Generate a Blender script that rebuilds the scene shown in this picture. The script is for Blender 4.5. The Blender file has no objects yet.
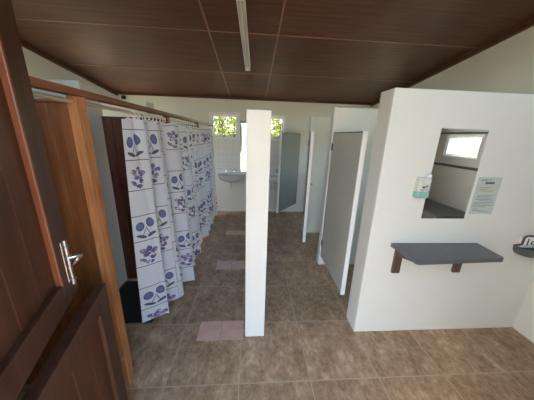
import bpy, bmesh, math, random
from mathutils import Vector, Matrix, Euler
PI = math.pi
S = bpy.context.scene
COL = S.collection
rnd = random.Random(7)

# ------------------------------------------------------------------ helpers
def link(name, bm, mat=None, parent=None, smooth=False):
    bmesh.ops.recalc_face_normals(bm, faces=bm.faces)
    me = bpy.data.meshes.new(name)
    bm.to_mesh(me); bm.free()
    o = bpy.data.objects.new(name, me)
    COL.objects.link(o)
    if mat: me.materials.append(mat)
    if smooth:
        for f in me.polygons: f.use_smooth = True
        try: me.set_sharp_from_angle(angle=math.radians(40))
        except Exception: pass
    if parent: o.parent = parent
    return o

def tag(o, label=None, cat=None, group=None, kind=None):
    if label: o['label'] = label
    if cat: o['category'] = cat
    if group: o['group'] = group
    if kind: o['kind'] = kind
    return o

def thing(name, label, cat, loc=(0, 0, 0), rz=0.0, group=None):
    o = bpy.data.objects.new(name, None)
    o.empty_display_size = .1
    COL.objects.link(o)
    o.location = loc; o.rotation_euler = (0, 0, rz)
    return tag(o, label, cat, group)

def copy_tree(o, parent=None):
    c = o.copy(); COL.objects.link(c)
    if parent: c.parent = parent
    for ch in list(o.children): copy_tree(ch, c)
    return c

def box(bm, x0, x1, y0, y1, z0, z1, bev=0.0, seg=2):
    vs = [bm.verts.new((x, y, z)) for z in (z0, z1) for y in (y0, y1) for x in (x0, x1)]
    fs = [bm.faces.new([vs[i] for i in q]) for q in
          ((0, 2, 3, 1), (4, 5, 7, 6), (0, 1, 5, 4), (2, 6, 7, 3), (0, 4, 6, 2), (1, 3, 7, 5))]
    if bev > 0:
        es = list({e for f in fs for e in f.edges})
        bmesh.ops.bevel(bm, geom=es, offset=bev, segments=seg, affect='EDGES', profile=.5)
    return bm

def B(x0, x1, y0, y1, z0, z1, bev=0.0, seg=2):
    return box(bmesh.new(), x0, x1, y0, y1, z0, z1, bev, seg)

def tube(bm, pts, r, n=12, cap=True):
    pts = [Vector(q) for q in pts]
    rings = []
    up = Vector((0, 0, 1))
    for i, q in enumerate(pts):
        t = (pts[min(i + 1, len(pts) - 1)] - pts[max(i - 1, 0)]).normalized()
        a = t.cross(up)
        if a.length < 1e-3: a = t.cross(Vector((1, 0, 0)))
        a.normalize(); b = a.cross(t).normalized()
        rr = r[i] if isinstance(r, (list, tuple)) else r
        rings.append([bm.verts.new(q + a * rr * math.cos(2 * PI * k / n) + b * rr * math.sin(2 * PI * k / n)) for k in range(n)])
    for A, C in zip(rings, rings[1:]):
        for k in range(n):
            bm.faces.new((A[k], A[(k + 1) % n], C[(k + 1) % n], C[k]))
    if cap:
        bm.faces.new(rings[0]); bm.faces.new(rings[-1][::-1])
    return bm

def torus(bm, c, axis, R, r, n=20, m=8):
    c = Vector(c); ax = Vector(axis).normalized()
    a = ax.cross(Vector((0, 0, 1)) if abs(ax.z) < .9 else Vector((1, 0, 0))).normalized(); b = ax.cross(a)
    rings = []
    for i in range(n):
        d = a * math.cos(2 * PI * i / n) + b * math.sin(2 * PI * i / n)
        rings.append([bm.verts.new(c + d * (R + r * math.cos(2 * PI * k / m)) + ax * r * math.sin(2 * PI * k / m)) for k in range(m)])
    for i in range(n):
        A, C = rings[i], rings[(i + 1) % n]
        for k in range(m):
            bm.faces.new((A[k], A[(k + 1) % m], C[(k + 1) % m], C[k]))
    return bm

# ------------------------------------------------------------------ materials
def newmat(name):
    m = bpy.data.materials.new(name); m.use_nodes = True
    nt = m.node_tree
    return m, nt, nt.nodes['Principled BSDF']

def N(nt, typ, **kw):
    n = nt.nodes.new(typ)
    for k, v in kw.items():
        if k == 'ins':
            for a, b in v.items(): n.inputs[a].default_value = b
        else: setattr(n, k, v)
    return n

def M2(nt, op, a, b=None, c=None):
    n = nt.nodes.new('ShaderNodeMath'); n.operation = op
    for i, q in enumerate((a, b, c)):
        if q is None: continue
        if isinstance(q, (int, float)): n.inputs[i].default_value = q
        else: nt.links.new(q, n.inputs[i])
    return n.outputs[0]

def mixc(nt, fac, a, b):
    n = nt.nodes.new('ShaderNodeMix'); n.data_type = 'RGBA'
    for sock, q in ((n.inputs[0], fac), (n.inputs[6], a), (n.inputs[7], b)):
        if isinstance(q, (int, float)): sock.default_value = q
        elif isinstance(q, tuple): sock.default_value = (*q, 1) if len(q) == 3 else q
        else: nt.links.new(q, sock)
    return n.outputs[2]

def ramp(nt, fac, stops):
    r = nt.nodes.new('ShaderNodeValToRGB')
    el = r.color_ramp.elements
    el[0].position, el[0].color = stops[0][0], (*stops[0][1], 1)
    el[1].position, el[1].color = stops[-1][0], (*stops[-1][1], 1)
    for q, c in stops[1:-1]:
        e = el.new(q); e.color = (*c, 1)
    nt.links.new(fac, r.inputs[0])
    return r.outputs[0]

def coords(nt, scale=(1, 1, 1), kind='Object'):
    t = nt.nodes.new('ShaderNodeTexCoord'); mp = nt.nodes.new('ShaderNodeMapping')
    mp.inputs['Scale'].default_value = scale
    nt.links.new(t.outputs[kind], mp.inputs[0])
    return mp.outputs[0]

def noise(nt, vec, scale, detail=4, rough=.55):
    n = nt.nodes.new('ShaderNodeTexNoise')
    n.inputs['Scale'].default_value = scale; n.inputs['Detail'].default_value = detail
    n.inputs['Roughness'].default_value = rough
    nt.links.new(vec, n.inputs['Vector'])
    return n.outputs[0]

def bump(nt, bsdf, h, strength, dist=.01):
    b = nt.nodes.new('ShaderNodeBump'); b.inputs['Strength'].default_value = strength
    b.inputs['Distance'].default_value = dist
    nt.links.new(h, b.inputs['Height']); nt.links.new(b.outputs[0], bsdf.inputs['Normal'])

def plain(name, c, rough=.5, metal=0.0, spec=.5, var=.06, scale=6.0, bmp=0.0):
    m, nt, b = newmat(name)
    f = noise(nt, coords(nt), scale)
    lo = tuple(x * (1 - var) for x in c); hi = tuple(min(1, x * (1 + var)) for x in c)
    nt.links.new(ramp(nt, f, [(.3, lo), (.7, hi)]), b.inputs['Base Color'])
    b.inputs['Roughness'].default_value = rough; b.inputs['Metallic'].default_value = metal
    b.inputs['Specular IOR Level'].default_value = spec
    if bmp: bump(nt, b, noise(nt, coords(nt), 60), bmp, .004)
    return m

def wood(name, dark, mid, light, scale=(14, 14, 1.2), rough=.4, spec=.4):
    m, nt, b = newmat(name)
    v = coords(nt, scale)
    n1 = noise(nt, v, 1.6, 6, .6)
    n2 = noise(nt, coords(nt, tuple(s * 5 for s in scale)), 1.3, 3, .6)
    f = M2(nt, 'ADD', M2(nt, 'MULTIPLY', n1, .7), M2(nt, 'MULTIPLY', n2, .3))
    nt.links.new(ramp(nt, f, [(.34, dark), (.5, mid), (.68, light)]), b.inputs['Base Color'])
    b.inputs['Roughness'].default_value = rough; b.inputs['Specular IOR Level'].default_value = spec
    bump(nt, b, n2, .12, .003)
    return m

WHITE = plain('painted_plaster', (.71, .70, .635), .55, var=.025, scale=2.2, bmp=.06)
WHITE_TRIM = plain('white_gloss_paint', (.82, .82, .80), .35, var=.02)
DOORWOOD = wood('dark_varnished_wood', (.042, .0135, .006), (.070, .024, .011), (.10, .038, .018), rough=.42, spec=.25)
DOORFRAME = wood('brown_stained_stile_wood', (.045, .0185, .010), (.066, .028, .016), (.085, .038, .023), rough=.45, spec=.22)
MOULD = wood('red_varnished_moulding', (.12, .036, .016), (.18, .055, .024), (.24, .08, .034), rough=.35)
ORANGE = wood('orange_varnished_pine', (.105, .034, .010), (.165, .058, .018), (.24, .092, .030), rough=.42, spec=.3)
POSTW = wood('light_varnished_pine', (.23, .088, .032), (.37, .155, .056), (.52, .25, .10), rough=.4)
DARKPAN = wood('deep_brown_boards', (.055, .018, .010), (.10, .034, .018), (.15, .055, .028), rough=.4)
BEAM = wood('red_brown_rail_wood', (.15, .058, .026), (.22, .085, .040), (.29, .12, .06), scale=(14, 1.2, 14), rough=.4)
SHELFWOOD = wood('purple_brown_bracket_wood', (.075, .040, .032), (.11, .062, .05), (.14, .085, .07), rough=.5)
SLATE = plain('slate_grey_laminate', (.105, .112, .118), .38, var=.08, scale=30)
CHROME = plain('chrome', (.72, .73, .75), .18, 1.0, var=.02)
ZINC = plain('galvanised_steel', (.42, .42, .43), .36, 1.0, var=.1, scale=40)
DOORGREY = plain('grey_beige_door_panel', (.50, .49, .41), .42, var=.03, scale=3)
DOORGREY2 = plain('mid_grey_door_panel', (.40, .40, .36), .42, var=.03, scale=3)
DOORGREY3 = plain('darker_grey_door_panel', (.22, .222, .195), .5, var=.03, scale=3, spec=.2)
DARKEDGE = plain('dark_edging', (.06, .058, .05), .4)
PORC = plain('white_porcelain', (.84, .84, .82), .12, var=.01)
BLACK = plain('black_plastic', (.012, .012, .013), .4)
GREYPL = plain('dark_grey_plastic', (.085, .095, .10), .4, var=.1)
RINGM = plain('clear_white_plastic', (.80, .76, .66), .3)
RINGB = plain('brown_wood_ring', (.42, .22, .09), .4)
LAMPW = plain('white_enamel', (.78, .77, .72), .35)
LAMPG = plain('grey_enamel', (.58, .58, .54), .4)
TUBEM = plain('frosted_glass_tube', (.62, .63, .60), .15)
PINK = plain('pink_ceramic', (.62, .40, .32), .38, var=.12, scale=9)
TEAL = plain('teal_label', (.25, .47, .42), .4, var=.1, scale=40)
PACK = plain('clear_white_pack', (.60, .61, .53), .25, var=.15, scale=50)
INK = plain('dark_ink', (.045, .05, .055), .6)
INKG = plain('grey_ink', (.22, .26, .25), .6)
PAPER = plain('greenish_white_paper', (.46, .53, .47), .5, var=.03)
PAPERY = plain('yellowish_paper', (.50, .51, .36), .5, var=.03)
EARTH = plain('dry_grassy_earth', (.42, .35, .20), .9, var=.25, scale=1.5)
BARK = plain('bark', (.13, .09, .06), .8, var=.3, scale=14)

def mirror_mat():
    m, nt, b = newmat('mirror_glass')
    f = noise(nt, coords(nt), 9)
    nt.links.new(ramp(nt, f, [(.35, (.80, .84, .83)), (.65, (.86, .89, .88))]), b.inputs['Base Color'])
    b.inputs['Metallic'].default_value = 1; b.inputs['Roughness'].default_value = .02
    return m
MIRROR = mirror_mat()

def glass_mat():
    m, nt, b = newmat('window_glass')
    nt.nodes.remove(b)
    out = nt.nodes['Material Output']
    tr = N(nt, 'ShaderNodeBsdfTransparent'); gl = N(nt, 'ShaderNodeBsdfGlossy')
    gl.inputs['Roughness'].default_value = .03
    lw_ = N(nt, 'ShaderNodeLayerWeight')
    fac = M2(nt, 'ADD', M2(nt, 'MULTIPLY', M2(nt, 'POWER', lw_.outputs['Facing'], 5.0), .6), .03)
    f = noise(nt, coords(nt), 3)
    tr.inputs[0].default_value = (.94, .96, .95, 1)
    nt.links.new(ramp(nt, f, [(.3, (.92, .95, .94)), (.7, (.96, .97, .96))]), tr.inputs[0])
    mx = N(nt, 'ShaderNodeMixShader')
    nt.links.new(fac, mx.inputs[0]); nt.links.new(tr.outputs[0], mx.inputs[1]); nt.links.new(gl.outputs[0], mx.inputs[2])
    nt.links.new(mx.outputs[0], out.inputs[0])
    return m
GLASS = glass_mat()

def leaf_mat():
    m, nt, b = newmat('sunlit_leaves')
    f = noise(nt, coords(nt), 2.4, 3)
    c = ramp(nt, f, [(.3, (.085, .15, .02)), (.5, (.20, .235, .035)), (.7, (.34, .32, .06))])
    nt.links.new(c, b.inputs['Base Color'])
    b.inputs['Roughness'].default_value = .5
    out = nt.nodes['Material Output']
    tl = N(nt, 'ShaderNodeBsdfTranslucent'); nt.links.new(c, tl.inputs[0])
    mx = N(nt, 'ShaderNodeMixShader'); mx.inputs[0].default_value = .5
    nt.links.new(b.outputs[0], mx.inputs[1]); nt.links.new(tl.outputs[0], mx.inputs[2])
    nt.links.new(mx.outputs[0], out.inputs[0])
    return m
LEAF = leaf_mat()

def floor_surface():
    m, nt, b = newmat('brown_stone_tiles')
    t = nt.nodes.new('ShaderNodeTexCoord'); sp = N(nt, 'ShaderNodeSeparateXYZ')
    nt.links.new(t.outputs['Object'], sp.inputs[0])
    u = M2(nt, 'DIVIDE', M2(nt, 'ADD', sp.outputs[0], 10.07), .5)
    v = M2(nt, 'DIVIDE', M2(nt, 'ADD', sp.outputs[1], 10.5 - 1.15), .525)
    cmb = N(nt, 'ShaderNodeCombineXYZ')
    nt.links.new(M2(nt, 'FLOOR', u), cmb.inputs[0]); nt.links.new(M2(nt, 'FLOOR', v), cmb.inputs[1])
    wn = N(nt, 'ShaderNodeTexWhiteNoise'); nt.links.new(cmb.outputs[0], wn.inputs['Vector'])
    off = N(nt, 'ShaderNodeVectorMath', operation='MULTIPLY_ADD')
    nt.links.new(wn.outputs['Color'], off.inputs[0]); off.inputs[1].default_value = (7, 7, 7)
    st = N(nt, 'ShaderNodeMapping'); st.inputs['Scale'].default_value = (1.25, .85, 1)
    nt.links.new(t.outputs['Object'], st.inputs[0]); nt.links.new(st.outputs[0], off.inputs[2])
    n1 = noise(nt, off.outputs[0], 6.5, 8, .6); n2 = noise(nt, off.outputs[0], 26, 6, .7)
    f = M2(nt, 'ADD', M2(nt, 'MULTIPLY', n1, .55), M2(nt, 'MULTIPLY', n2, .45))
    c = ramp(nt, f, [(.35, (.215, .13, .072)), (.47, (.325, .213, .125)), (.55, (.405, .275, .168)), (.68, (.58, .43, .285))])
    tone = M2(nt, 'ADD', M2(nt, 'MULTIPLY', wn.outputs['Value'], .22), .87)
    hv = N(nt, 'ShaderNodeHueSaturation'); nt.links.new(tone, hv.inputs['Value']); nt.links.new(c, hv.inputs['Color'])
    def edge(q, size):
        fr = M2(nt, 'FRACT', q)
        d = M2(nt, 'MINIMUM', fr, M2(nt, 'SUBTRACT', 1.0, fr))
        return M2(nt, 'LESS_THAN', d, .0036 / size)
    g = M2(nt, 'MAXIMUM', edge(u, .5), edge(v, .525))
    nt.links.new(mixc(nt, g, hv.outputs[0], (.44, .355, .255)), b.inputs['Base Color'])
    nt.links.new(M2(nt, 'ADD', M2(nt, 'MULTIPLY', n2, .25), .28), b.inputs['Roughness'])
    b.inputs['Specular IOR Level'].default_value = .4
    bump(nt, b, M2(nt, 'SUBTRACT', M2(nt, 'MULTIPLY', n2, .25), g), .25, .003)
    return m
FLOOR = floor_surface()

def ceiling_mat():
    m, nt, b = newmat('dark_brown_ceiling_boards')
    n1 = noise(nt, coords(nt, (1.2, 22, 1)), 1.5, 6, .6); n2 = noise(nt, coords(nt), .9, 2)
    f = M2(nt, 'ADD', M2(nt, 'MULTIPLY', n1, .55), M2(nt, 'MULTIPLY', n2, .45))
    nt.links.new(ramp(nt, f, [(.36, (.062, .024, .013)), (.5, (.100, .041, .023)), (.66, (.142, .063, .036))]), b.inputs['Base Color'])
    b.inputs['Roughness'].default_value = .48; b.inputs['Specular IOR Level'].default_value = .22
    bump(nt, b, n1, .06, .003)
    return m
CEIL = ceiling_mat()
BATTEN = wood('light_joint_strip', (.22, .10, .06), (.27, .13, .08), (.33, .17, .11), scale=(2, 2, 2))

def wall_tile_mat():
    m, nt, b = newmat('white_square_tiles')
    t = nt.nodes.new('ShaderNodeTexCoord'); sp = N(nt, 'ShaderNodeSeparateXYZ')
    nt.links.new(t.outputs['Object'], sp.inputs[0])
    def edge(q):
        fr = M2(nt, 'FRACT', M2(nt, 'DIVIDE', M2(nt, 'ADD', q, 10.0), .15))
        return M2(nt, 'LESS_THAN', M2(nt, 'MINIMUM', fr, M2(nt, 'SUBTRACT', 1.0, fr)), .03)
    g = M2(nt, 'MAXIMUM', edge(sp.outputs[0]), edge(sp.outputs[2]))
    nt.links.new(mixc(nt, g, (.78, .78, .74), (.66, .65, .61)), b.inputs['Base Color'])
    b.inputs['Roughness'].default_value = .15
    return m
WTILE = wall_tile_mat()

def curtain_mat():
    """white cloth printed with a loose grid of lines and blue-violet fruit and flower motifs (u,v in metres)"""
    m, nt, b = newmat('printed_curtain_cloth')
    uv = N(nt, 'ShaderNodeUVMap'); uv.uv_map = 'UVMap'
    sp = N(nt, 'ShaderNodeSeparateXYZ'); nt.links.new(uv.outputs[0], sp.inputs[0])
    CW = .19
    uu = M2(nt, 'DIVIDE', M2(nt, 'ADD', sp.outputs[0], 20 * CW), CW)
    ci = M2(nt, 'FLOOR', uu); lx = M2(nt, 'MULTIPLY', M2(nt, 'SUBTRACT', M2(nt, 'FRACT', uu), .5), CW)
    odd = M2(nt, 'MODULO', ci, 2.0)
    P = .64                                        # vertical repeat: fruit row, flower row, plain row
    vv = M2(nt, 'DIVIDE', M2(nt, 'ADD', M2(nt, 'ADD', sp.outputs[1], 6.335), M2(nt, 'MULTIPLY', odd, .27)), P)
    fy = M2(nt, 'MULTIPLY', M2(nt, 'FRACT', vv), P)       # 0..P downward distance within repeat
    cmb = N(nt, 'ShaderNodeCombineXYZ'); nt.links.new(ci, cmb.inputs[0]); nt.links.new(M2(nt, 'FLOOR', vv), cmb.inputs[1])
    wn = N(nt, 'ShaderNodeTexWhiteNoise'); nt.links.new(cmb.outputs[0], wn.inputs['Vector'])
    def ell(cx, cy, a, c, rot=0.0):
        dx = M2(nt, 'SUBTRACT', lx, cx); dy = M2(nt, 'SUBTRACT', fy, cy)
        co, si = math.cos(rot), math.sin(rot)
        ex = M2(nt, 'ADD', M2(nt, 'MULTIPLY', dx, co / a), M2(nt, 'MULTIPLY', dy, si / a))
        ey = M2(nt, 'ADD', M2(nt, 'MULTIPLY', dx, -si / c), M2(nt, 'MULTIPLY', dy, co / c))
        return M2(nt, 'ADD', M2(nt, 'MULTIPLY', ex, ex), M2(nt, 'MULTIPLY', ey, ey))
    def mask(d): return M2(nt, 'LESS_THAN', d, 1.0)
    def union(l):
        r = l[0]
        for q in l[1:]: r = M2(nt, 'MAXIMUM', r, q)
        return r
    f1 = ell(-.040, .10, .031, .038, .25); f2 = ell(.038, .08, .031, .040, -.25)
    fruit = union([mask(f1), mask(f2)])
    fsh = M2(nt, 'MINIMUM', f1, f2)
    leaves = union([mask(ell(-.036, .185, .038, .013, .35)), mask(ell(.040, .180, .038, .013, -.4)),
                    mask(ell(-.012, .150, .003, .038, .45)), mask(ell(.016, .145, .003, .046, -.35))])
    # flower row : petals broken up with noise
    nz = noise(nt, uv.outputs[0], 38, 3)
    pet = union([mask(ell(-.035, .315, .030, .022, .5)), mask(ell(.005, .300, .020, .028)), mask(ell(.040, .325, .030, .020, -.5)),
                 mask(ell(-.015, .350, .028, .018, -.3)), mask(ell(.025, .375, .022, .026, .4)), mask(ell(-.045, .395, .026, .016, .6)),
                 mask(ell(.0, .420, .030, .016))])
    pet = M2(nt, 'MULTIPLY', pet, M2(nt, 'GREATER_THAN', nz, .41))
    def line(c, h=.0028):
        return M2(nt, 'LESS_THAN', M2(nt, 'ABSOLUTE', M2(nt, 'SUBTRACT', fy, c)), h)
    inx = M2(nt, 'LESS_THAN', M2(nt, 'ABSOLUTE', lx), CW * .5)
    lines = union([line(.012), line(.225), line(.45)])
    vl = M2(nt, 'GREATER_THAN', M2(nt, 'ABSOLUTE', lx), CW * .5 - .0016)
    vl = M2(nt, 'MULTIPLY', vl, M2(nt, 'LESS_THAN', fy, .45))
    vl = M2(nt, 'MULTIPLY', vl, M2(nt, 'GREATER_THAN', wn.outputs['Value'], .45))
    base = ramp(nt, noise(nt, uv.outputs[0], 3), [(.3, (.69, .70, .745)), (.7, (.745, .755, .79))])
    blue = ramp(nt, wn.outputs['Value'], [(.2, (.060, .075, .18)), (.8, (.10, .07, .13))])
    fcol = mixc(nt, M2(nt, 'MULTIPLY', M2(nt, 'MINIMUM', fsh, 1.0), .75), (.17, .20, .38), blue)
    c = mixc(nt, fruit, base, fcol)
    c = mixc(nt, leaves, c, (.11, .11, .19))
    pc = ramp(nt, noise(nt, uv.outputs[0], 14, 2), [(.35, (.10, .11, .32)), (.5, (.19, .14, .25)), (.65, (.36, .30, .46))])
    c = mixc(nt, pet, c, pc)
    c = mixc(nt, M2(nt, 'MAXIMUM', lines, vl), c, (.07, .065, .11))
    nt.links.new(c, b.inputs['Base Color'])
    b.inputs['Roughness'].default_value = .6; b.inputs['Specular IOR Level'].default_value = .25
    out = nt.nodes['Material Output']
    tl = N(nt, 'ShaderNodeBsdfTranslucent'); nt.links.new(c, tl.inputs[0])
    mx = N(nt, 'ShaderNodeMixShader'); mx.inputs[0].default_value = .3
    nt.links.new(b.outputs[0], mx.inputs[1]); nt.links.new(tl.outputs[0], mx.inputs[2])
    nt.links.new(mx.outputs[0], out.inputs[0])
    return m
CURT = curtain_mat()

# ------------------------------------------------------------------ the setting
XL, XR, YB, YF = -2.60, 2.45, 4.84, -.06      # left, right, back, inner face of the front wall
SL, ZB = .1294, 2.365                          # the ceiling falls towards the back
def cz(y): return ZB + SL * (YB - y)
def struct(name, bm, mat, parent=None):
    o = link(name, bm, mat, parent)
    if parent is None: o['kind'] = 'structure'
    return o

struct('floor', B(XL - .15, XR + .15, YF - .2, YB + .15, -.08, 0), FLOOR)
# ceiling slab (sloping)
bm = bmesh.new()
vs = []
for dz in (0, .12):
    for (x, y) in ((XL - .2, YF - .5), (XR + .2, YF - .5), (XR + .2, YB + .2), (XL - .2, YB + .2)):
        vs.append(bm.verts.new((x, y, cz(y) + dz)))
for q in ((3, 2, 1, 0), (4, 5, 6, 7), (0, 1, 5, 4), (1, 2, 6, 5), (2, 3, 7, 6), (3, 0, 4, 7)):
    bm.faces.new([vs[i] for i in q])
struct('ceiling', bm, CEIL)

def slanted_bar(x0, x1, y0, y1, dz0, dz1):
    """a bar that follows the ceiling slope; dz measured from the ceiling"""
    bm = bmesh.new(); vs = []
    for y in (y0, y1):
        for (x, dz) in ((x0, dz0), (x1, dz0), (x1, dz1), (x0, dz1)):
            vs.append(bm.verts.new((x, y, cz(y) + dz)))
    for q in ((0, 1, 2, 3), (7, 6, 5, 4), (0, 4, 5, 1), (1, 5, 6, 2), (2, 6, 7, 3), (3, 7, 4, 0)):
        bm.faces.new([vs[i] for i in q])
    return bm
n = 1
for x in (-.45, .25):
    struct('trim_%d' % n, slanted_bar(x - .007, x + .007, YF, YB, -.004, .002), BATTEN); n += 1
for y in (.60, 1.62, 2.66, 3.65):
    struct('trim_%d' % n, slanted_bar(XL, XR, y - .007, y + .007, -.004, .002), BATTEN); n += 1
struct('trim_%d' % n, slanted_bar(XL, XL + .035, YF, YB, -.06, .002), CEIL); n += 1
struct('trim_%d' % n, slanted_bar(XR - .035, XR, YF, YB, -.06, .002), CEIL); n += 1
struct('trim_%d' % n, slanted_bar(XL, XR, YB - .03, YB, -.04, .002), CEIL); n += 1

def wall_with_holes(axis, c0, c1, a0, a1, ztop, holes):
    """axis 'y': wall across x at y c0..c1; axis 'x': wall along y at x c0..c1. holes: (a0,a1,z0,z1)"""
    bm = bmesh.new()
    cuts = sorted({a0, a1} | {h[0] for h in holes} | {h[1] for h in holes})
    for s, e in zip(cuts, cuts[1:]):
        spans = [(0.0, None)]
        hs = sorted([h for h in holes if h[0] <= s + 1e-6 and h[1] >= e - 1e-6], key=lambda h: h[2])
        segs = []; z = 0.0
        for h in hs:
            if h[2] > z: segs.append((z, h[2]))
            z = h[3]
        segs.append((z, None))
        for z0, z1 in segs:
            if axis == 'y':
                box(bm, s, e, c0, c1, z0, ztop if z1 is None else z1)
            else:
                bb = [(c0, s), (c1, s), (c1, e), (c0, e)]
                lo = [bm.verts.new((x, y, z0)) for x, y in bb]
                hi = [bm.verts.new((x, y, (cz(y) + .03) if z1 is None else z1)) for x, y in bb]
                bm.faces.new(lo[::-1]); bm.faces.new(hi)
                for k in range(4): bm.faces.new((lo[k], lo[(k + 1) % 4], hi[(k + 1) % 4], hi[k]))
    return bm
# back wall windows (outer frame openings)
WL = (-.87, -.25, 1.56, 2.085); WR = (.06, .69, 1.56, 2.085); W3 = (.27, .76, 1.47, 1.735)
ADDED_TOILET_W = [(1.80, 2.56, 1.20, 1.93), (2.82, 3.58, 1.20, 1.93), (3.86, 4.74, 1.00, 1.93)]     # added unseen cubicle windows that light the back of the room
ADDED_SHOWER_W = [(2.50, 3.25, 1.30, 1.98), (3.72, 4.70, 1.30, 1.98)]  # shower windows added out of view to let in more light
ADDED_FRONT_W = [(-2.4, -.62, 2.22, 2.72), (-.48, .50, 2.26, 2.72), (.64, 2.3, 2.22, 2.72)]         # added unseen high openings over the entrance, to brighten the far end
struct('wall_back', wall_with_holes('y', YB, YB + .15, XL, XR, ZB + .03, [WL, WR]), WHITE)
struct('wall_left', wall_with_holes('x', XL - .15, XL, YF - .15, YB + .15, 0, ADDED_SHOWER_W), WHITE)
struct('wall_right', wall_with_holes('x', XR, XR + .15, YF - .15, YB + .15, 0, [W3] + ADDED_TOILET_W), WHITE)
DOORWAY = (-.48, .50, 0.0, 2.12)
struct('wall_front', wall_with_holes('y', YF - .15, YF, XL, XR, cz(YF) + .03, [DOORWAY] + ADDED_FRONT_W), WHITE)
struct('wall_toilets_near', B(.92, XR, 1.543, 1.715, 0, 1.98, .006), WHITE)
struct('wall_toilets_middle', B(.91, XR, 2.63, 2.72, 0, 1.985, .006), WHITE)
struct('wall_toilets_far', B(.915, XR, 3.67, 3.76, 0, 1.975, .006), WHITE)
struct('wall_shower_middle', B(XL, -1.43, 2.13, 2.39, 0, 2.04, .006), WHITE)
struct('wall_shower_far', B(XL, -1.43, 3.35, 3.60, 0, 2.05, .006), WHITE)
struct('wall_back_tiling', B(-.98, .80, YB - .008, YB, .83, 1.545), WTILE)
# outside
struct('ground_paving', B(-3.2, 3.2, -3.6, YF - .21, -.09, -.07), plain('terracotta_paving', (.36, .20, .10), .8, var=.2, scale=5))
struct('ground', B(-30, 30, -30, 34, -.3, -.09), EARTH)

def window(name, h, y0, y1, mat, axis='y', stays=True):
    a0, a1, z0, z1 = h
    w = bpy.data.objects.new(name, None); COL.objects.link(w)
    w['kind'] = 'structure'
    w.location = ((a0 + a1) / 2, y0, z0) if axis == 'y' else (y0, (a0 + a1) / 2, z0)
    if axis == 'x': w.rotation_euler = (0, 0, -PI / 2)
    W = (a1 - a0) / 2 - .002; H = z1 - z0 - .004; D = abs(y1 - y0)
    def ring(bm, w0, h0, w1, h1, d0, d1):
        box(bm, -w0, -w1, d0, d1, 0 + .002, H, .002); box(bm, w1, w0, d0, d1, .002, H, .002)
        box(bm, -w1, w1, d0, d1, .002, h1, .002); box(bm, -w1, w1, d0, d1, H - (H - h0), H, .002)
    fw = .045 if axis == 'y' else .02
    bm = bmesh.new(); ring(bm, W, H - fw, W - fw, fw, .0, .05); link('frame', bm, mat, w)
    bm = bmesh.new()
    iw = W - fw - .004
    s = .035 if axis == 'y' else .012
    box(bm, -iw, -iw + s, .015, .045, fw + .004, H - fw - .004, .002); box(bm, iw - s, iw, .015, .045, fw + .004, H - fw - .004, .002)
    box(bm, -iw + s, iw - s, .015, .045, fw + .004, fw + .004 + s, .002); box(bm, -iw + s, iw - s, .015, .045, H - fw - .004 - s, H - fw - .004, .002)
    sash = link('sash', bm, mat, w)
    link('pane', B(-iw + s - .003, iw - s + .003, .028, .032, fw + s, H - fw - s), GLASS, sash)
    if stays:
        st = link('window_stay', box(tube(bmesh.new(), [(-.02, .012, fw + .02), (-.005, -.012, fw + .035), (.01, -.03, fw + .03)], .005, 8), -.035, -.01, -.004, .014, fw + .005, fw + .035, .003), BLACK, sash)
        st2 = link('window_stay', B(iw - s - .05, iw - s - .03, -.012, .014, fw + .005, fw + .05, .004), BLACK, sash)
    return w
window('window_1', WL, YB - .012, YB + .05, WHITE_TRIM)
window('window_2', WR, YB - .012, YB + .05, WHITE_TRIM)
window('window_3', W3, XR - .005, XR + .05, WHITE_TRIM, 'x', stays=False)
for k, h_ in enumerate(ADDED_TOILET_W): window('window_%d' % (4 + k), h_, XR - .005, XR + .05, WHITE_TRIM, 'x', stays=False)  # added unseen windows that light the back
for k, h_ in enumerate(ADDED_FRONT_W): window('window_%d' % (10 + k), h_, YF - .10, YF - .05, WHITE_TRIM, 'y', stays=False)  # added unseen openings that brighten the far end
for k, h_ in enumerate(ADDED_SHOWER_W): window('window_%d' % (7 + k), h_, XL - .10, XL - .05, WHITE_TRIM, 'x', stays=False)  # added unseen windows that let in more light
# dado rail and lintel line on the right-hand wall (seen in the mirror)
struct('trim_20', B(XR - .018, XR, YF, 1.54, 1.355, 1.385, .003), SLATE)
struct('trim_21', B(XR - .015, XR, YF, 1.54, 1.745, 1.765, .003), SLATE)

# ------------------------------------------------------------------ inlaid pink tiles
for i, (y0, y1, where) in enumerate(((1.50, 1.70, 'nearest to the camera, beside the white pillar'),
                                     (2.535, 2.735, 'in the middle pair, halfway down the passage'),
                                     (3.57, 3.745, 'in the farthest pair, towards the sinks'))):
    for j, (x0, x1) in enumerate(((-.443, -.253), (-.247, -.058))):
        o = link('floor_tile', B(x0 - (x0 + x1) / 2, x1 - (x0 + x1) / 2, -(y1 - y0) / 2, (y1 - y0) / 2, 0, .003, .001), PINK)
        o.location = ((x0 + x1) / 2, (y0 + y1) / 2, 0)
        tag(o, '%s pink tile set in the brown floor, %s' % (('left', 'right')[j], where), 'tile', 'pink tiles set in the floor')

# ------------------------------------------------------------------ pillar
p = link('pillar', B(-.081, .081, 0, .20, 0, 1.81, .006), WHITE)
p.location = (.040, 1.525, 0)
tag(p, 'white square free-standing pillar in the middle of the tiled floor', 'pillar')

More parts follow.
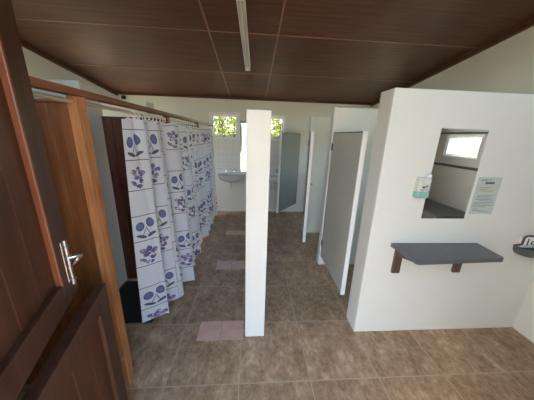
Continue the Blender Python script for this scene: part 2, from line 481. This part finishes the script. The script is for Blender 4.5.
# ------------------------------------------------------------------ stable door leaves (hinged at the entrance, open inwards)
def leaf_axes(h, d):
    return (h[0], h[1], 0), math.atan2(d[1] - h[1], d[0] - h[0])
T = .042
loc, rz = leaf_axes((-.42, 0.0), (-.75, .915))
up = thing('stable_door_leaf', 'upper half of the dark brown stable door, open on the left, with a steel bolt', 'door', (loc[0], loc[1], 1.0), rz)
W, Hh = .922, 1.09
bm = bmesh.new()
box(bm, W - .118, W, 0, T, 0, Hh, .004); box(bm, 0, .118, 0, T, 0, Hh, .004)
box(bm, .118, W - .118, 0, T, 0, .095, .003); box(bm, .118, W - .118, 0, T, Hh - .1, Hh, .003)
link('frame', bm, DOORFRAME, up)
bm = bmesh.new()
nb = 6; x0 = .12; bw = (W - .24) / nb
for k in range(nb): box(bm, x0 + k * bw + .001, x0 + (k + 1) * bw - .001, .014, T - .008, .09, Hh - .095, .003, 1)
link('panel', bm, DOORWOOD, up)
bm = bmesh.new()
box(bm, W - .131, W - .117, -.005, .016, .095, Hh - .1, .004)
link('moulding', bm, MOULD, up)['label'] = 'bright reddish moulding strip'
bm = bmesh.new()
box(bm, .118, W - .131, -.003, .016, .093, .104, .003)
link('moulding', bm, DOORFRAME, up)
# bolt on the free stile
bl = link('bolt', B(.850, .876, -.004, .001, .075, .245, .002), ZINC, up); bl['label'] = 'galvanised steel barrel bolt'
for z in (.085, .145, .185, .225): link('staple', torus(bmesh.new(), (.863, -.010, z), (0, 0, 1), .011, .003, 14, 6), ZINC, bl)
link('rod', tube(bmesh.new(), [(.863, -.011, .06), (.863, -.011, .25)], .0075, 12), ZINC, bl)
link('handle', tube(bmesh.new(), [(.863, -.012, .175), (.868, -.034, .176), (.880, -.046, .172), (.893, -.040, .160), (.890, -.024, .148), (.876, -.014, .138), (.863, -.011, .13)], [.007, .007, .0075, .0075, .007, .006, .005], 10), ZINC, bl)
for z in (.09, .235):
    for x in (.853, .873): link('screw', B(x - .003, x + .003, -.0065, -.003, z - .003, z + .003, .001, 1), CHROME, bl)

loc, rz = leaf_axes((-.467, .068), (-.69, .955))
lw = thing('stable_door_leaf', 'lower half of the brown boarded stable door, standing open at the bottom left', 'door', (loc[0], loc[1], .012), rz)
W, Hh = .935, .938
bm = bmesh.new()
box(bm, W - .105, W, 0, T, 0, Hh, .004); box(bm, 0, .105, 0, T, 0, Hh, .004)
box(bm, .105, W - .105, 0, T, 0, .1, .003); box(bm, .105, W - .105, 0, T, Hh - .092, Hh, .003)
link('frame', bm, DOORFRAME, lw)
bm = bmesh.new()
nb = 6; bw = (W - .214) / nb
for k in range(nb): box(bm, .107 + k * bw + .0015, .107 + (k + 1) * bw - .0015, .012, T - .01, .095, Hh - .088, .004, 1)
link('panel', bm, DOORWOOD, lw)
bm = bmesh.new()
box(bm, W - .116, W - .104, -.004, .014, .1, Hh - .092, .004)
link('moulding', bm, DOORFRAME, lw)

shade_sheet = link('floor_mat', B(-.26, .27, -.30, .30, 0, .012, .004), plain('black_rubber', (.018, .020, .020), .6))  # dark sheet that paints the shade onto the shower cubicle floor
shade_sheet.location = (-1.15, 2.0, 0)
tag(shade_sheet, 'black mat on the shower floor between the pale post and the nearest curtain', 'mat')  # not a mat: the sheet stands in for shade

# ------------------------------------------------------------------ wooden shower partitions, top rail, rods, curtains
PX0, PX1 = -.845, -.800
def partition(y, panel_mat, post_mat, label, x0=-1.41, ztop=1.768, hook=False):
    t = thing('wooden_partition', label, 'partition', (PX1, y, 0), 0, 'wooden partitions of the shower cubicles')
    bm = bmesh.new()
    nb = max(6, int((PX0 - x0) / .1)); bw = (PX0 - x0) / nb
    for k in range(nb): box(bm, x0 - PX1 + k * bw + .0008, x0 - PX1 + (k + 1) * bw - .0008, -.011, .011, .03, ztop, .002, 1)
    link('panel', bm, panel_mat, t)
    link('panel_cap', B(x0 - PX1, PX0 - PX1, -.016, .016, ztop, ztop + .014, .003), panel_mat, t)
    link('post', box(bmesh.new(), PX0 - PX1, 0, -.032, .032, 0, 1.797 + .014 * (y / 4.8), .004), post_mat, t)
    if hook:
        link('mid_rail', B(-.60, PX0 - PX1, -.028, -.011, .60, .66, .003), panel_mat, t)
        hk = link('catch_plate', B(-.038, -.006, -.041, -.034, .24, .31, .002), ZINC, t)
        link('latch', tube(bmesh.new(), [(-.03, -.041, .29), (-.022, -.055, .285), (-.014, -.05, .265), (-.02, -.041, .25)], .004, 8), CHROME, hk)
    return t
partition(1.19, ORANGE, POSTW, 'orange pine partition with a pale post, nearest of the shower partitions', x0=-2.595, hook=True)
partition(2.33, DARKPAN, ORANGE, 'dark brown boarded partition beside the near end of the flowered curtains')
partition(3.56, DARKPAN, ORANGE, 'dark partition hidden behind the flowered curtains, only its post top showing', x0=-1.42)

# top rail (rises slightly towards the back)
bm = bmesh.new(); vs = []
for y, zz in ((YF + .002, 1.797), (YB - .002, 1.811)):
    for (x, z) in ((PX0 - .012, zz + .002), (PX1 + .006, zz + .002), (PX1 + .006, zz + .030), (PX0 - .012, zz + .030)):
        vs.append(bm.verts.new((x, y, z)))
for q in ((0, 1, 2, 3), (7, 6, 5, 4), (0, 4, 5, 1), (1, 5, 6, 2), (2, 6, 7, 3), (3, 7, 4, 0)):
    bm.faces.new([vs[i] for i in q])
r = link('top_rail', bm, BEAM)
tag(r, 'long reddish-brown wooden rail running above the curtains over the shower posts', 'rail')

ROD_Z, ROD_X = 1.775, -.822
spans = [(YF + .003, 1.156, 'plain pale rod above the orange pine panel, without a curtain'),
         (1.224, 2.296, 'thin pale rod carrying the nearest flowered curtain'),
         (2.364, 3.526, 'thin pale rod carrying the middle flowered curtain'),
         (3.594, YB - .002, 'thin pale rod carrying the farthest flowered curtain')]
ROD = plain('pale_brass_tube', (.62, .52, .38), .3, .6, var=.05)
for y0, y1, lab in spans:
    o = link('curtain_rod', tube(bmesh.new(), [(0, 0, 0), (0, y1 - y0, 0)], .010, 14), ROD, smooth=True)
    o.location = (ROD_X, y0, ROD_Z)
    tag(o, lab, 'curtain rod', 'curtain rods')

ring0 = link('curtain_ring', torus(bmesh.new(), (0, 0, 0), (0, 1, 0), .027, .0042), RINGM, smooth=True)
first_ring = [ring0]
def curtain(Y0, Y1, peak, period, label, nrings, seed, uoff, lead=False):
    rr = random.Random(seed)
    NU, NV = 300, 44
    Z1, Z0 = 1.742, .035
    amp = [rr.uniform(.6, 1.25) for _ in range(40)]
    def pt(s, v):                                   # s along the rod (0..1), v from 0 top to 1 hem
        Y = Y0 + (Y1 - Y0) * s
        q = (Y - Y0 - peak) / period
        big = math.cos(2 * PI * q)
        a1 = (.026 + .066 * v ** .8) * amp[int(max(0, q + .5)) % 40]
        small = math.sin(2 * PI * (Y - Y0) / .148 + 1.2 * seed)
        a2 = .012 * (1 - v) + .026
        x = -.822 + .028 * v + a1 * big + a2 * small
        x += .035 * math.exp(-((Y - Y1) / .07) ** 2)
        if lead: x -= (.085 + .060 * v) * math.exp(-((Y - Y0) / .05) ** 2)
        y = Y + (.010 + .028 * v) * math.cos(2 * PI * q + .6) * min(1, min(s, 1 - s) * 8) + .012 * math.sin(2 * PI * (Y - Y0) / .148) * min(1, min(s, 1 - s) * 8)
        z = Z1 + (Z0 - Z1) * v
        if v < .03: z -= .012 * (.5 + .5 * math.cos(2 * PI * s * nrings))
        if v > .97: z += .012 * math.sin(9 * s + seed)
        return Vector((x, y, z))
    bm = bmesh.new(); uvl = bm.loops.layers.uv.new('UVMap')
    us = [0.0]
    for i in range(NU):
        us.append(us[-1] + (pt((i + 1) / NU, .5) - pt(i / NU, .5)).length)
    g = [[bm.verts.new(pt(i / NU, j / NV)) for j in range(NV + 1)] for i in range(NU + 1)]
    for i in range(NU):
        for j in range(NV):
            f = bm.faces.new((g[i][j], g[i][j + 1], g[i + 1][j + 1], g[i + 1][j]))
            for l, (a, c) in zip(f.loops, ((i, j), (i, j + 1), (i + 1, j + 1), (i + 1, j))):
                l[uvl].uv = (us[a] + uoff, (Z1 - Z0) * c / NV)
            f.smooth = True
    t = thing('shower_curtain', label, 'curtain', (0, 0, 0), 0, 'flowered shower curtains')
    me = bpy.data.meshes.new('cloth'); bm.to_mesh(me); bm.free(); me.materials.append(CURT)
    o = bpy.data.objects.new('cloth', me); COL.objects.link(o); o.parent = t
    for k in range(nrings):
        y = Y0 + (Y1 - Y0) * (k + .3) / nrings
        rg = first_ring[0] if first_ring[0] is not None and k == 0 and seed == 1 else ring0.copy()
        if rg is not ring0: COL.objects.link(rg)
        rg.parent = t
        rg.location = (ROD_X, y, ROD_Z - .0165)
        rg.rotation_euler = (rr.uniform(-.2, .2), 0, rr.uniform(-.7, .7))
    return t
curtain(1.655, 2.285, .085, .27, 'nearest flowered shower curtain, bunched with its edge against the dark brown panel', 9, 1, 0.0, lead=True)
curtain(2.380, 3.515, .20, .30, 'middle flowered shower curtain, drawn closed between the two neighbouring ones', 12, 2, .07)
curtain(3.610, 4.56, .06, .28, 'farthest flowered shower curtain, drawn closed next to the sinks', 12, 3, .12)

# ------------------------------------------------------------------ toilet cubicle doors
def cubicle_door(hinge, edge, z0, z1, mat, label, knob_y=-1, knob=True):
    dx, dy = edge[0] - hinge[0], edge[1] - hinge[1]
    w = math.hypot(dx, dy)
    t = thing('cubicle_door', label, 'door', (hinge[0], hinge[1], z0), math.atan2(dy, dx), 'toilet cubicle doors')
    h = z1 - z0; d = .018
    link('panel', B(.012, w - .016, -d, d, .008, h - .010, .002), mat, t)
    link('edge_strip', B(w - .016, w, -d - .003, d + .003, 0, h, .002), WHITE_TRIM, t)['label'] = 'white strip on the free edge'
    bm = bmesh.new(); box(bm, 0, .012, -d - .001, d + .001, 0, h, .001); box(bm, .012, w - .016, -d - .001, d + .001, h - .010, h, .001)
    link('edging', bm, DARKEDGE, t)
    for z in (.16, h - .2):
        link('hinge', box(tube(bmesh.new(), [(-.004, -d - .004, z), (-.004, -d - .004, z + .08)], .006, 8), 0, .03, -d - .004, -d + .001, z + .005, z + .075, .001), BLACK, t)
    if knob: link('knob', tube(bmesh.new(), [(w - .06, knob_y * d, h * .55), (w - .06, knob_y * (d + .02), h * .55), (w - .06, knob_y * (d + .035), h * .55)], [.012, .009, .016], 12), ZINC, t, True)
    return t
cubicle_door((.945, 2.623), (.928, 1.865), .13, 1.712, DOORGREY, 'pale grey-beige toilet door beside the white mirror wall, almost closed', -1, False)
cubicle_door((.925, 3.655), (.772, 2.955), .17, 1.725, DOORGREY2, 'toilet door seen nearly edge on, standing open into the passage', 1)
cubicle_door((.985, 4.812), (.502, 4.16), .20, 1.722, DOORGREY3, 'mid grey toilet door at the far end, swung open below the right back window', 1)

# ------------------------------------------------------------------ washbasins
def basin(x, label):
    t = thing('washbasin', label, 'sink', (x, YB - .008, .0), 0, 'wall-hung washbasins')
    # bowl: half ellipse in plan, rounded underneath
    bm = bmesh.new(); n = 28
    prof = [(1.0, .86), (1.0, .835), (.97, .81), (.86, .755), (.66, .715), (.40, .695), (.12, .69)]
    inner = [(.93, .86), (.88, .83), (.74, .775), (.45, .745), (.10, .74)]
    def ring(s, z):
        pts = []
        for k in range(n + 1):
            a = PI * k / n
            pts.append(bm.verts.new((.285 * s * math.cos(a), -.40 * s * math.sin(a) ** .8 if 0 < k < n else 0, z)))
        return pts
    rs = [ring(*q) for q in reversed(inner)]
    rs = rs[::1] + [ring(*q) for q in prof]
    for A, C in zip(rs, rs[1:]):
        for k in range(n): bm.faces.new((A[k], A[k + 1], C[k + 1], C[k]))
    bm.faces.new(rs[0]); bm.faces.new(rs[-1])
    # back edge closing
    L = [r[0] for r in rs]; Rr = [r[-1] for r in rs]
    bm.faces.new(L[::-1] + Rr)
    link('bowl', bm, PORC, t, True)
    link('backsplash', B(-.285, .285, -.07, 0, .845, .905, .008), PORC, t)
    for s in (-.085, .085):
        tp = link('tap', tube(bmesh.new(), [(s, -.045, .905), (s, -.045, .955)], [.014, .011], 12), CHROME, t)
        link('spout', tube(bmesh.new(), [(s, -.045, .935), (s, -.085, .945), (s, -.13, .93), (s, -.135, .912)], .009, 10), CHROME, tp)
        bm = bmesh.new(); box(bm, s - .028, s + .028, -.050, -.040, .955, .967, .003); box(bm, s - .005, s + .005, -.073, -.017, .955, .967, .003)
        link('handle', bm, CHROME, tp)
    link('drain_pipe', tube(bmesh.new(), [(0, -.17, .695), (0, -.17, .60), (0, -.155, .575), (0, -.11, .565), (0, -.07, .59), (0, -.003, .60)], [.03, .02, .02, .02, .02, .02], 12), PORC, t, True)
    return t
basin(-.45, 'white wall-hung washbasin with two taps beneath the left back window')
basin(.45, 'white wall-hung washbasin partly hidden behind the pillar and the far grey door')

# mirror between the back windows
t = thing('wall_mirror', 'narrow tall mirror between the back windows, mostly hidden behind the white pillar', 'mirror', (-.105, YB - .010, .90))
link('glass', B(-.135, .135, -.006, 0, 0, 1.05, .001), MIRROR, t)
for z in (.02, 1.03):
    for x in (-.1, .1): link('clip', B(x - .012, x + .012, -.010, .0, z - .02 if z < .5 else z, z if z < .5 else z + .02, .002), CHROME, t)

b_ = link('sensor_box', box(B(-.032, .032, -.045, 0, 0, .06, .006), -.02, .02, -.055, -.044, .012, .048, .004), BLACK)
b_.location = (-2.46, YB, 2.245)
tag(b_, 'small black box fixed high on the back wall near the left corner', 'box')

# ------------------------------------------------------------------ mirror wall fittings
YW = 1.543
t = thing('wall_mirror', 'tall rectangular mirror on the white wall above the grey shelf', 'mirror', (1.471, YW, 1.08))
link('glass', B(-.176, .176, -.006, 0, 0, .66, .0015), MIRROR, t)

t = thing('soap_dispenser', 'small clear soap dispenser with a teal label, on the wall left of the big mirror', 'dispenser', (1.235, YW, 1.25))
link('body', B(-.045, .045, -.05, 0, .045, .150, .012, 3), PACK, t)
lb = link('label_band', B(-.0455, .0455, -.0505, -.0, 0, .046, .008), TEAL, t); lb['label'] = 'teal lower part'
for q in ((-.018, .004, .075, .090), (.008, .020, .082, .096), (-.030, .026, .062, .066)):
    link('printed_mark', B(q[0], q[1], -.0512, -.0495, q[2], q[3]), INK, t)
link('cap', B(.010, .046, -.04, -.004, .150, .175, .006), WHITE_TRIM, t)

t = thing('notice', 'pale green printed notice with a yellow band, on the wall right of the big mirror', 'sign', (1.772, YW, 1.12))
link('sheet', B(-.095, .095, -.0025, 0, 0, .288), PAPER, t)
link('band', B(-.085, .078, -.0032, -.0024, .165, .225), PAPERY, t)['label'] = 'yellowish band'
bm = bmesh.new()
x = -.03
for wd in (.016, .012, .018, .012):
    box(bm, x, x + wd, -.0036, -.0024, .236, .252); x += wd + .004
link('heading', bm, INK, t)
bm = bmesh.new()
rows = [(.268, -.07, .02), (.262, -.07, -.02), (.208, -.07, .03), (.196, -.07, .0), (.183, -.06, .05),
        (.150, -.06, .07), (.139, -.07, .04), (.128, -.075, .07), (.117, -.075, .06), (.106, -.04, .07), (.092, -.078, .075),
        (.081, -.078, .05), (.070, -.078, .07), (.059, -.078, .03), (.040, -.075, -.04), (.028, -.075, .0), (.018, -.03, .06)]
for z, a, c in rows:
    x = a
    while x < c:
        wd = rnd.uniform(.008, .024); box(bm, x, min(x + wd, c), -.0036, -.0024, z - .0025, z + .0025); x += wd + .004
link('print', bm, INKG, t)

t = thing('wall_shelf', 'slate grey wall shelf on two wooden brackets below the big mirror', 'shelf', (1.465, YW, .855))
bm = bmesh.new()
pl_ = [(-.365, 0), (.360, 0), (.335, -.222), (.318, -.240), (-.325, -.272), (-.345, -.262)]
lo_ = [bm.verts.new((x, y, -.014)) for x, y in pl_]; hi_ = [bm.verts.new((x, y, .017)) for x, y in pl_]
bm.faces.new(lo_); bm.faces.new(hi_[::-1])
for k in range(6): bm.faces.new((lo_[k], hi_[k], hi_[(k + 1) % 6], lo_[(k + 1) % 6]))
bmesh.ops.bevel(bm, geom=list(bm.edges), offset=.003, segments=2, affect='EDGES', profile=.5)
link('board', bm, SLATE, t)
for x in (-.29, .235):
    bm = bmesh.new()
    box(bm, x - .032, x + .032, -.022, 0, -.245, -.014, .003)
    # tapering arm
    v = [(-.022, -.014), (-.21, -.014), (-.21, -.034), (-.022, -.085)]
    a = [bm.verts.new((x - .02, q[0], q[1])) for q in v]; c = [bm.verts.new((x + .02, q[0], q[1])) for q in v]
    bm.faces.new(a); bm.faces.new(c[::-1])
    for k in range(4): bm.faces.new((a[k], c[k], c[(k + 1) % 4], a[(k + 1) % 4]))
    link('bracket', bm, SHELFWOOD, t)['label'] = 'brown wooden bracket'

# holder at the right edge
t = thing('wall_holder', 'dark grey rounded holder with a white marked panel, on the wall at the right edge', 'holder', (2.302, YW, .805))
bm = bmesh.new(); n = 20
def D(s, z, dep):
    return [bm.verts.new((.15 * s * math.cos(PI * k / n), -dep * math.sin(PI * k / n) ** .7 if 0 < k < n else 0, z)) for k in range(n + 1)]
rs = [D(.55, -.035, .07), D(.80, -.02, .10), D(.95, .01, .125), D(1.0, .045, .135), D(.94, .045, .125), D(.88, .02, .115)]
for A, C in zip(rs, rs[1:]):
    for k in range(n): bm.faces.new((A[k], A[k + 1], C[k + 1], C[k]))
bm.faces.new(rs[0]); bm.faces.new(rs[-1])
L = [r_[0] for r_ in rs]; R_ = [r_[-1] for r_ in rs]
bm.faces.new(L[::-1] + R_)
link('tray', bm, GREYPL, t, True)
pn = link('panel', box(bmesh.new(), -.125, .125, -.020, 0, .03, .125, .012, 3), WHITE_TRIM, t); pn['label'] = 'white back panel with dark marks'
for ch, dx in (('I', -.07), ('o', -.03)):
    cv = bpy.data.curves.new('letter', 'FONT'); cv.body = ch; cv.size = .085; cv.extrude = .0015
    to = bpy.data.objects.new('letter', cv); COL.objects.link(to)
    bpy.context.view_layer.update()
    me = bpy.data.meshes.new_from_object(to.evaluated_get(bpy.context.evaluated_depsgraph_get()))
    bpy.data.objects.remove(to)
    mo = bpy.data.objects.new('letter', me); COL.objects.link(mo); me.materials.clear(); me.materials.append(INK)
    mo.parent = pn; mo.location = (dx, -.0215, .055); mo.rotation_euler = (PI / 2, 0, 0)
link('rim', tube(bmesh.new(), [(-.15, -.005, .045), (-.14, -.045, .075), (-.115, -.03, .125), (-.08, -.02, .135), (.08, -.02, .135), (.115, -.03, .125), (.14, -.045, .075), (.15, -.005, .045)], .008, 8), SHELFWOOD, t, True)

# dark worktop on the right-hand wall next to the entrance (seen in the mirror)
t = thing('worktop', 'dark grey worktop along the right wall, seen only in the big mirror', 'worktop', (XR - .003, YF + .003, 0))
link('slab', B(-.42, 0, 0, 1.0, .855, .885, .004), SLATE, t)
for y in (.05, .93): link('leg', B(-.40, -.34, y - .02, y + .04, 0, .855, .003), SHELFWOOD, t)

# ------------------------------------------------------------------ ceiling light
LY0, LY1 = 2.06, 3.37
ang = -math.atan(SL)
LX = -.090
t = thing('fluorescent_light', 'long slim fluorescent tube light, switched off, on the brown ceiling', 'light', (LX, (LY0 + LY1) / 2, cz((LY0 + LY1) / 2)))
t.rotation_euler = (ang, 0, math.radians(-1.6))
h = (LY1 - LY0) / 2
link('batten', B(-.028, .028, -h, h, -.040, -.001, .004), LAMPG, t)
link('reflector', box(box(bmesh.new(), -.036, -.028, -h + .03, h - .03, -.046, -.020, .002), .028, .036, -h + .03, h - .03, -.046, -.020, .002), LAMPW, t)
link('tube', tube(bmesh.new(), [(0, -h + .035, -.062), (0, h - .035, -.062)], .013, 16), TUBEM, t, True)
for s in (-1, 1):
    y0, y1 = sorted((s * (h - .035), s * (h + .004)))
    link('lamp_holder', B(-.032, .032, y0, y1, -.082, -.040, .005), LAMPW, t)
link('starter', tube(bmesh.new(), [(.004, -h + .10, -.040), (.004, -h + .10, -.052)], .011, 12), BLACK, t)

# ------------------------------------------------------------------ trees outside the back windows
def tree(x, y, crown, label, seed, nl=4600):
    rr = random.Random(seed)
    t = thing('tree', label, 'tree', (x, y, -.09), 0, 'trees behind the building')
    tops = []
    bm = bmesh.new()
    tube(bm, [(0, 0, 0), (.05, .02, .8), (-.03, .05, 1.6), (.02, 0, 2.4)], [.11, .09, .07, .04], 10)
    for k in range(6):
        a = k * 1.05 + rr.random(); z = .9 + .2 * k
        tube(bm, [(0, 0, z), (.5 * math.cos(a), .5 * math.sin(a), z + .4), (.95 * math.cos(a), .95 * math.sin(a), z + .9)], [.04, .03, .012], 7)
    link('trunk', bm, BARK, t)
    bm = bmesh.new()
    for k in range(nl):
        while True:
            q = Vector((rr.uniform(-1, 1), rr.uniform(-1, 1), rr.uniform(-1, 1)))
            if .25 < q.length < 1: break
        c = Vector((q.x * crown[0], q.y * crown[1], crown[2] + q.z * crown[3]))
        s = rr.uniform(.05, .10)
        e = Euler((rr.uniform(-1, 1), rr.uniform(-1, 1), rr.uniform(0, 6.3))).to_matrix()
        vs = [bm.verts.new(c + e @ Vector(v)) for v in ((-s, 0, 0), (-.2 * s, -.42 * s, .1 * s), (s, 0, -.1 * s), (-.2 * s, .42 * s, .1 * s))]
        bm.faces.new(vs)
    fo = link('foliage', bm, LEAF, t)
    return t
tree(-1.05, 7.6, (1.15, 1.0, 2.0, 1.7), 'yellow-green leafy tree outside, seen through the left back window', 3)
tree(1.30, 8.4, (1.10, 1.0, 1.9, 1.5), 'yellow-green leafy tree outside, seen through the right back window', 5)

# ------------------------------------------------------------------ light
w = bpy.data.worlds.new('World'); S.world = w; w.use_nodes = True
nt = w.node_tree
bg = nt.nodes['Background']
sky = nt.nodes.new('ShaderNodeTexSky'); sky.sky_type = 'NISHITA'
sky.sun_disc = False; sky.sun_elevation = math.radians(52); sky.sun_rotation = math.radians(250)
sky.air_density = 1.2; sky.dust_density = 2.4
nt.links.new(sky.outputs[0], bg.inputs[0]); bg.inputs[1].default_value = .9
sun = bpy.data.lights.new('sun', 'SUN'); sun.energy = 7.0; sun.angle = math.radians(.6); sun.color = (1, .94, .84)
so = bpy.data.objects.new('sun', sun); COL.objects.link(so)
sd = Vector((.62, .10, -.95))                       # direction the light travels
so.rotation_euler = sd.to_track_quat('-Z', 'Y').to_euler(); so.location = (-6, 0, 9)

def portal(name, loc, rot, sx, sy):
    l = bpy.data.lights.new(name, 'AREA'); l.shape = 'RECTANGLE'; l.size = sx; l.size_y = sy
    l.cycles.is_portal = True
    o = bpy.data.objects.new(name, l); COL.objects.link(o); o.location = loc; o.rotation_euler = rot
portal('door_portal', ((DOORWAY[0] + DOORWAY[1]) / 2, YF - .16, 1.06), (PI / 2, 0, 0), .98, 2.12)
for h_ in ADDED_FRONT_W: portal('front_window_portal', ((h_[0] + h_[1]) / 2, YF - .16, (h_[2] + h_[3]) / 2), (PI / 2, 0, 0), h_[1] - h_[0], h_[3] - h_[2])
for h_, nm in ((WL, 'left_window_portal'), (WR, 'right_window_portal')):
    portal(nm, ((h_[0] + h_[1]) / 2, YB + .16, (h_[2] + h_[3]) / 2), (-PI / 2, 0, 0), h_[1] - h_[0], h_[3] - h_[2])
for k, h_ in enumerate([W3] + ADDED_TOILET_W):
    portal('side_window_portal', (XR + .16, (h_[0] + h_[1]) / 2, (h_[2] + h_[3]) / 2), (0, PI / 2, 0), h_[3] - h_[2], h_[1] - h_[0])
for k, h_ in enumerate(ADDED_SHOWER_W):
    portal('shower_window_portal', (XL - .16, (h_[0] + h_[1]) / 2, (h_[2] + h_[3]) / 2), (0, -PI / 2, 0), h_[3] - h_[2], h_[1] - h_[0])

# ------------------------------------------------------------------ camera
cam = bpy.data.cameras.new('camera'); cam.sensor_width = 36; cam.lens = 224.45 / 534 * 36
cam.clip_start = .01
co = bpy.data.objects.new('camera', cam); COL.objects.link(co)
rt = Vector((.99756951, -.06243699, .03093045)); upv = Vector((-.01258089, .27520869, .96130219)); fw = Vector((.06853315, .95935489, -.27375429))
mw = Matrix(((rt.x, upv.x, -fw.x, 0), (rt.y, upv.y, -fw.y, 0), (rt.z, upv.z, -fw.z, 1.65), (0, 0, 0, 1)))
co.matrix_world = mw
S.camera = co
S.view_settings.view_transform = 'Standard'; S.view_settings.look = 'None'
S.view_settings.gamma = 1; S.view_settings.use_curve_mapping = False
S.view_settings.exposure = 1.2
S.cycles.use_denoising = True
S.cycles.max_bounces = 12; S.cycles.diffuse_bounces = 8
